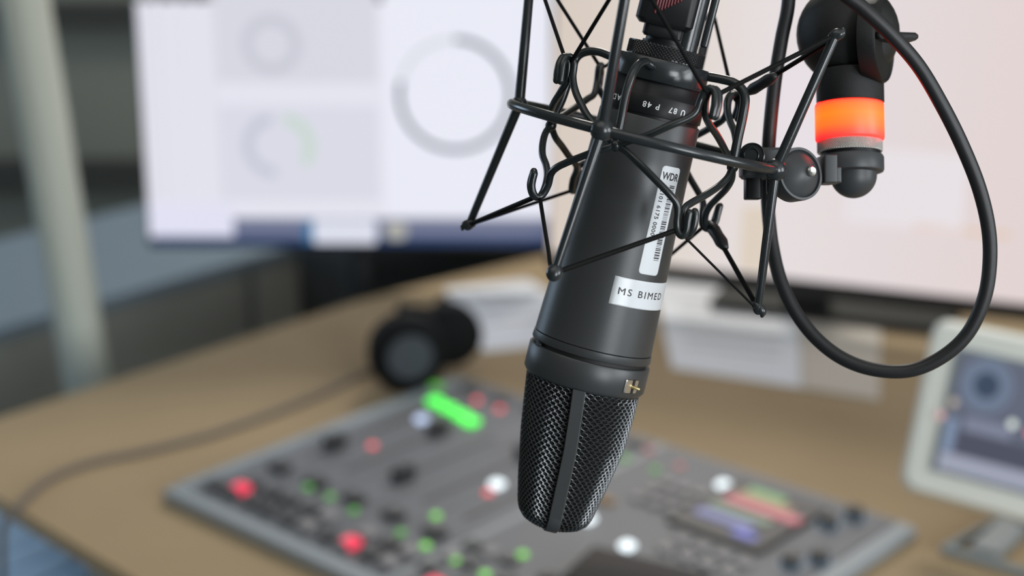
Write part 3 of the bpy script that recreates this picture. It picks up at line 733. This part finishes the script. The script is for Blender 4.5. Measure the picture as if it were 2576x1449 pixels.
# upper zigzag with hooks
wirep([NA, (1384, 290, .742), (1392, 262, .732), (1410, 232, .722), (1424, 205, .7165), (1430, 170, .715), (1428, 150, .7145), (1418, 143, .713), (1408, 158, .7115), (1402, 180, .711), (1400, 202, .711)])
wirep([NB, (1520, 338, .700), (1481, 295, .706), (1462, 262, .710), (1447, 228, .713), (1441, 195, .714), (1444, 162, .714), (1436, 144, .7135), (1424, 144, .712), (1416, 160, .7105), (1412, 185, .710), (1410, 204, .710)])
wirep([NB, (1590, 352, .694), (1630, 341, .690), (1680, 318, .688), (1731, 297, .688), (1752, 280, .688), (1762, 252, .688), (1772, 232, .687), (1786, 222, .686), (1798, 232, .685), (1798, 262, .684), (1792, 292, .684)])
wirep([NC, (1832, 395, .718), (1816, 362, .709), (1801, 336, .702), (1783, 310, .695), (1774, 286, .691), (1775, 252, .690), (1784, 229, .689), (1798, 224, .688), (1808, 238, .687), (1807, 265, .686), (1800, 294, .686)])
wirep([NC, (1852, 380, .73), (1848, 335, .738), (1837, 306, .746), (1831, 278, .751), (1834, 250, .753), (1846, 238, .755), (1860, 244, .757), (1863, 270, .758), (1856, 300, .758)])
wirep([ND, (1730, 352, .778), (1758, 338, .772), (1790, 320, .765), (1817, 302, .76), (1828, 283, .756), (1829, 256, .755), (1840, 236, .756), (1853, 240, .758), (1857, 264, .759), (1849, 292, .760)])
wirep([NA, (1402, 300, .755), (1428, 283, .762), (1453, 267, .768), (1478, 249, .773), (1495, 236, .776), (1502, 205, .778), (1506, 172, .778), (1512, 164, .779), (1508, 180, .783), (1503, 218, .784)])
wirep([ND, (1640, 330, .782), (1580, 290, .782), (1530, 255, .781), (1508, 225, .780), (1505, 190, .779), (1511, 168, .78), (1512, 180, .784), (1508, 214, .785)])
# lower zigzag with hooks
wirep([NA, (1372, 335, .745), (1365, 363, .740), (1365, 390, .736), (1374, 416, .732), (1377, 442, .729), (1370, 474, .727), (1358, 494, .725), (1344, 494, .7235), (1336, 478, .7225), (1335, 458, .722), (1343, 431, .7215)])
wirep([NB, (1525, 372, .6985), (1500, 380, .700), (1466, 393, .704), (1428, 408, .710), (1400, 422, .715), (1386, 438, .719), (1379, 465, .7225), (1366, 489, .7235), (1352, 496, .723), (1342, 487, .7215), (1338, 465, .7205), (1344, 436, .72)])
wirep([NB, (1572, 378, .697), (1605, 408, .694), (1643, 446, .692), (1680, 484, .692), (1700, 508, .693), (1705, 530, .694), (1703, 562, .695), (1706, 584, .695), (1716, 593, .6945), (1726, 582, .694), (1730, 557, .6935), (1734, 535, .6935)])
wirep([NC, (1832, 445, .720), (1810, 467, .716), (1776, 490, .709), (1740, 510, .703), (1722, 524, .700), (1714, 548, .699), (1712, 572, .6985), (1720, 588, .698), (1733, 590, .697), (1744, 574, .696), (1749, 548, .6955), (1748, 532, .6955)])
wirep([NC, (1840, 450, .729), (1826, 476, .737), (1803, 500, .747), (1786, 518, .754), (1775, 540, .760), (1775, 565, .763), (1787, 573, .765), (1799, 560, .7665), (1805, 540, .767), (1811, 518, .767)])
wirep([ND, (1718, 408, .781), (1733, 443, .779), (1760, 490, .774), (1769, 515, .770), (1766, 542, .767), (1768, 566, .766), (1780, 576, .7665), (1792, 566, .7675), (1800, 545, .768), (1808, 520, .768)])
wirep([NA, (1397, 345, .754), (1414, 368, .762), (1433, 395, .770), (1449, 415, .777), (1450, 430, .781), (1442, 450, .785), (1438, 474, .788), (1441, 480, .791), (1448, 462, .793), (1455, 430, .793)])
wirep([ND, (1640, 385, .785), (1560, 395, .788), (1490, 405, .789), (1458, 418, .789), (1447, 445, .789), (1441, 474, .790), (1445, 480, .792), (1452, 460, .793), (1458, 432, .793)])
# elastic cords: two strands each, braided
def cord(a, b, r=.00088):
    p, q = U(*a) if len(a) == 3 and not isinstance(a, Vector) else a, U(*b) if len(b) == 3 and not isinstance(b, Vector) else b
    n = 150; L = (q-p).length; d = (q-p).normalized(); s_ = d.orthogonal().normalized(); t_ = d.cross(s_); mb = MB()
    path = [p+(q-p)*i/n for i in range(n+1)]; rr = [r*(1+.06*math.sin(i*2*math.pi/3.0)) for i in range(n+1)]
    mb.tube(path, rr, 8)
    return mb.build('elastic_cord', M['elastic'], cr_)
TA, TB, TC, TD = TOP['A'], TOP['B'], TOP['C'], TOP['D']; LA, LB, LC, LD = LOW['A'], LOW['B'], LOW['C'], LOW['D']
h = lambda *a: U(*a)
oo = Vector((0, 0, 0))
cord(TA+RT*.002, h(1421, 146, .714)); cord(TB-RT*.001, h(1437, 155, .7135)); cord(TB+RT*.002, h(1779, 236, .6865)); cord(TC, h(1811, 235, .688), .00108)
cord(TA+RT*.004, h(1512, 172, .780)); cord(TD-RT*.002, h(1515, 170, .781)); cord(TD+RT*.002, h(1843, 240, .756)); cord(TC+UP*-.0012, h(1850, 250, .757), .00108)
cord(LA, h(1350, 494, .724), .00112); cord(LA, h(1440, 479, .790)); cord(LB+RT*.0008, h(1707, 577, .696), .00115); cord(LB-RT*.0012, h(1358, 497, .7235))
cord(LC, h(1785, 560, .7665), .00115); cord(LC-RT*.001, h(1718, 592, .697), .00055); cord(LD, h(1770, 570, .767)); cord(LD, h(1445, 480, .791))
def sleeve(a, b, r):
    p, q = U(*a), U(*b); MB().tube([p, p.lerp(q, .2), p.lerp(q, .5), p.lerp(q, .8), q], [r*.7, r, r*.92, r, r*.7], 12).build('cord_sleeve', M['rubber'], cr_)
sleeve((1884, 230, .7435), (1946, 193, .728), .0027)
sleeve((1789, 567, .765), (1822, 620, .754), .0030)

# ================================================================== MICROPHONE CABLE
cw = .00315
pa = [(1690, -330, .745), (1800, -420, .755), (1930, -330, .762), (1985, -150, .765), (1984, 0, .765), (1966, 100, .765), (1950, 200, .765), (1938, 310, .765), (1932, 400, .768), (1930, 470, .772), (1934, 545, .772), (1943, 620, .770), (1962, 700, .766), (1998, 780, .762), (2052, 850, .758), (2120, 902, .754), (2200, 930, .750), (2290, 932, .746), (2370, 898, .742), (2435, 838, .738), (2476, 750, .734), (2490, 660, .731), (2486, 570, .728), (2462, 470, .724), (2420, 365, .720), (2370, 265, .716), (2310, 165, .712), (2240, 85, .708), (2170, 20, .706), (2100, -40, .706), (2040, -160, .712), (2000, -330, .73)]
pts = smooth([U(*q) for q in pa], 8)
tag(MB().tube([mp_(7, 4, 222)]+pts, cw, 16).build('microphone_cable', M['rubber']), 'thick black cable hanging in a big loop right of the microphone', 'cable')

# ================================================================== MICROPHONE STAND WITH TALLY LIGHT
KD = .757
kp = lambda u, v, d=KD: U(u, v, d)
arm = thing('microphone_stand', 'black microphone stand with a glowing orange light ring above the swivel clamp', 'microphone arm', U(2138, 300, KD))
Pm = KD/F
A2 = (UP*.999+RT*.0).normalized(); F2 = -FW
def al(u, v, prof, name, m, n=64, ax=A2, d=KD, par=None):
    O_ = U(u, v, d); Xr = ax.cross(-F2).normalized() if True else RT; Fr = Xr.cross(ax).normalized()
    return MB().lathe(O_, ax, Xr, Fr, [(z*Pm, r*Pm) for z, r in prof], n).build(name, m, par or arm)
# vertical axis tipped so the rings read slightly from below at the orange band
AX = (UP*math.cos(.10)+FW*math.sin(.10)).normalized()
al(2139, 262, [(0, 82), (3, 84), (74, 84), (82, 83)], 'upper_sleeve', M['plastic'], ax=AX)
# light ring material: falloff to the rims painted as a colour ramp in the emission
m = bpy.data.materials.new('orange_diffuser'); m.use_nodes = True; nt = m.node_tree; b = nt.nodes['Principled BSDF']
b.inputs['Base Color'].default_value = (.6, .08, .04, 1); b.inputs['Roughness'].default_value = .45
tc = nt.nodes.new('ShaderNodeTexCoord'); sp = nt.nodes.new('ShaderNodeSeparateXYZ'); cr2 = nt.nodes.new('ShaderNodeValToRGB'); mr = nt.nodes.new('ShaderNodeMapRange')
mpn = nt.nodes.new('ShaderNodeVectorMath'); mpn.operation = 'DOT_PRODUCT'; mpn.inputs[1].default_value = tuple(AX)
nt.links.new(tc.outputs['Object'], mpn.inputs[0]); nt.links.new(mpn.outputs['Value'], mr.inputs['Value'])
lz = (U(2138, 308, KD)-arm.location).dot(AX)
mr.inputs['From Min'].default_value = lz-50*Pm; mr.inputs['From Max'].default_value = lz+50*Pm
nt.links.new(mr.outputs['Result'], cr2.inputs['Fac']); nt.links.new(cr2.outputs['Color'], b.inputs['Emission Color']); b.inputs['Emission Strength'].default_value = 6.5
el = cr2.color_ramp.elements; el[0].position = 0; el[0].color = (.5, .002, .004, 1); el[1].position = 1; el[1].color = (.5, .002, .004, 1)
for (p_, c_) in ((.10, (.7, .006, .005, 1)), (.34, (.7, .026, .002, 1)), (.62, (.7, .036, .0005, 1)), (.84, (.7, .026, .001, 1)), (.94, (.7, .010, .004, 1))):
    e = el.new(p_); e.color = c_
M['tally'] = m
al(2138, 356, [(0, 81), (3, 84.5), (7, 86), (90, 86), (95, 84.5), (98, 81)], 'light_ring', m, ax=AX)
# knurled steel ring
Fr_ = RT.cross(AX).normalized()
plabel(knurl(U(2138, 384, KD), AX, RT, Fr_, 79.5*Pm, 32*Pm, 10, 160, 2.2*Pm, -.4*Pm).build('knurled_ring', M['knurl'], arm, sharp=1), 'silver knurled ring')
al(2140, 392, [(-4, 74), (12, 74)], 'neck_gap', M['micdark'], ax=AX)
al(2142, 430, [(-6, 70), (-3, 79), (2, 81), (32, 81), (38, 78)], 'lower_cup', M['greyplastic'], ax=AX)
dome = [(-58*math.sin(math.radians(t)), 58*math.cos(math.radians(t))) for t in range(88, -1, -8)]
al(2147, 438, [(z-3, r if r > 1 else 1) for z, r in dome]+[(8, 60)], 'dome_end', M['greyplastic'], ax=AX)
# knuckle above
kc = U(2133, 85, KD+.004)
MB().ball(kc, 132*Pm, 40, (.98, .86, .97), X=RT, Y=FW, Z=UP).build('knuckle', M['plastic'], arm)
ca = (RT*.86-FW*.42-UP*.28*0).normalized()
cu = (UP-ca*UP.dot(ca)).normalized(); cx2 = ca.cross(cu)
cc = U(2215, 100, KD-.008)
MB().lathe(cc-ca*.006, ca, cx2, cu, [(0, 108*Pm), (.007, 108*Pm), (.008, 104*Pm), (.0072, 98*Pm), (.0078, 1*Pm)], 56).build('knuckle_cap', M['plastic'], arm)
MB().box(U(2246, 94, KD-.016), 56*Pm, .006, 9*Pm, X=(RT*.97+FW*.2).normalized(), Y=(FW*.97-RT*.2).normalized(), Z=UP, bev=.002).build('locking_tab', M['plastic'], arm)
MB().tube([kc+UP*.012+FW*.01, U(2310, -140, KD+.01), Vector((.55, .82, 1.80)), Vector((.98, 1.05, 1.86))], .009, 14).build('arm_tube', M['plastic'], arm)
MB().tube([Vector((.98, 1.05, 1.86)), Vector((1.0, 1.06, .76))], .011, 14).build('arm_upright', M['plastic'], arm)
MB().box((1.0, 1.06, DESK+.012), .04, .05, .012, bev=.005).build('arm_clamp', M['plastic'], arm)
# swivel clamp
SDp = .728
sc_c = U(2013, 437, SDp); na = (-FW*.86-RT*-.40*-1*-1+UP*.10)
na = (-FW*.84+RT*.46+UP*.10).normalized(); nu = (UP-na*UP.dot(na)).normalized(); nx = nu.cross(na).normalized(); Ps = SDp/F
MB().lathe(sc_c-na*.0, na, nx, nu, [(-.010, 60*Ps), (-.008, 66*Ps), (-.001, 68*Ps), (.0006, 67*Ps), (.0006, 61*Ps), (-.0006, 59*Ps), (.0022, 44*Ps), (.0040, 26*Ps), (.0052, 14*Ps), (.0054, 1*Ps)], 64).build('swivel_disc', M['greyplastic'], arm)
MB().lathe(sc_c+na*.0048+nx*.001, na, nx, nu, [(0, 13*Ps), (.0022, 13*Ps), (.0026, 11*Ps), (.0022, 5*Ps), (.0022, .5*Ps)], 12).build('disc_screw', M['steel'], arm)
mb = MB()
mb.box(U(1985, 437, .746), .0100, .0095, .0098, X=(RT*.98+FW*-.15).normalized(), Y=(FW*.98+RT*.15).normalized(), Z=UP, bev=.003)
mb.box(U(1920, 412, .737), .0100, .0085, .0066, X=RT, Y=FW, Z=UP, bev=.0025)

mb.build('swivel_body', M['greyplastic'], arm)
MB().box(U(1893, 468, .739), .0034, .005, .0060, X=RT, Y=FW, Z=UP, bev=.001).build('clamp_block', M['micdark'], arm)
cj = U(1893, 394, .7275); cax = (-FW*.9+RT*-.3+UP*.12).normalized()
MB().lathe(cj, cax, cax.cross(UP).normalized(), cax.cross(UP).normalized().cross(cax), [(-.006, .0058), (.002, .0058), (.0024, .0054), (.0014, .0050), (.0014, .0038), (.003, .0036), (.0034, .0032), (.0026, .0026), (.0026, .0002)], 36).build('clamp_screw', M['rod'], arm)
mb = MB(); mb.box(U(2080, 428, .742), .0030, .010, .0062, X=RT, Y=FW, Z=UP, bev=.001); mb.box(U(2094, 443, .742), .0025, .009, .0034, X=RT, Y=FW, Z=UP, bev=.001)
mb.build('swivel_bracket', M['greyplastic'], arm)
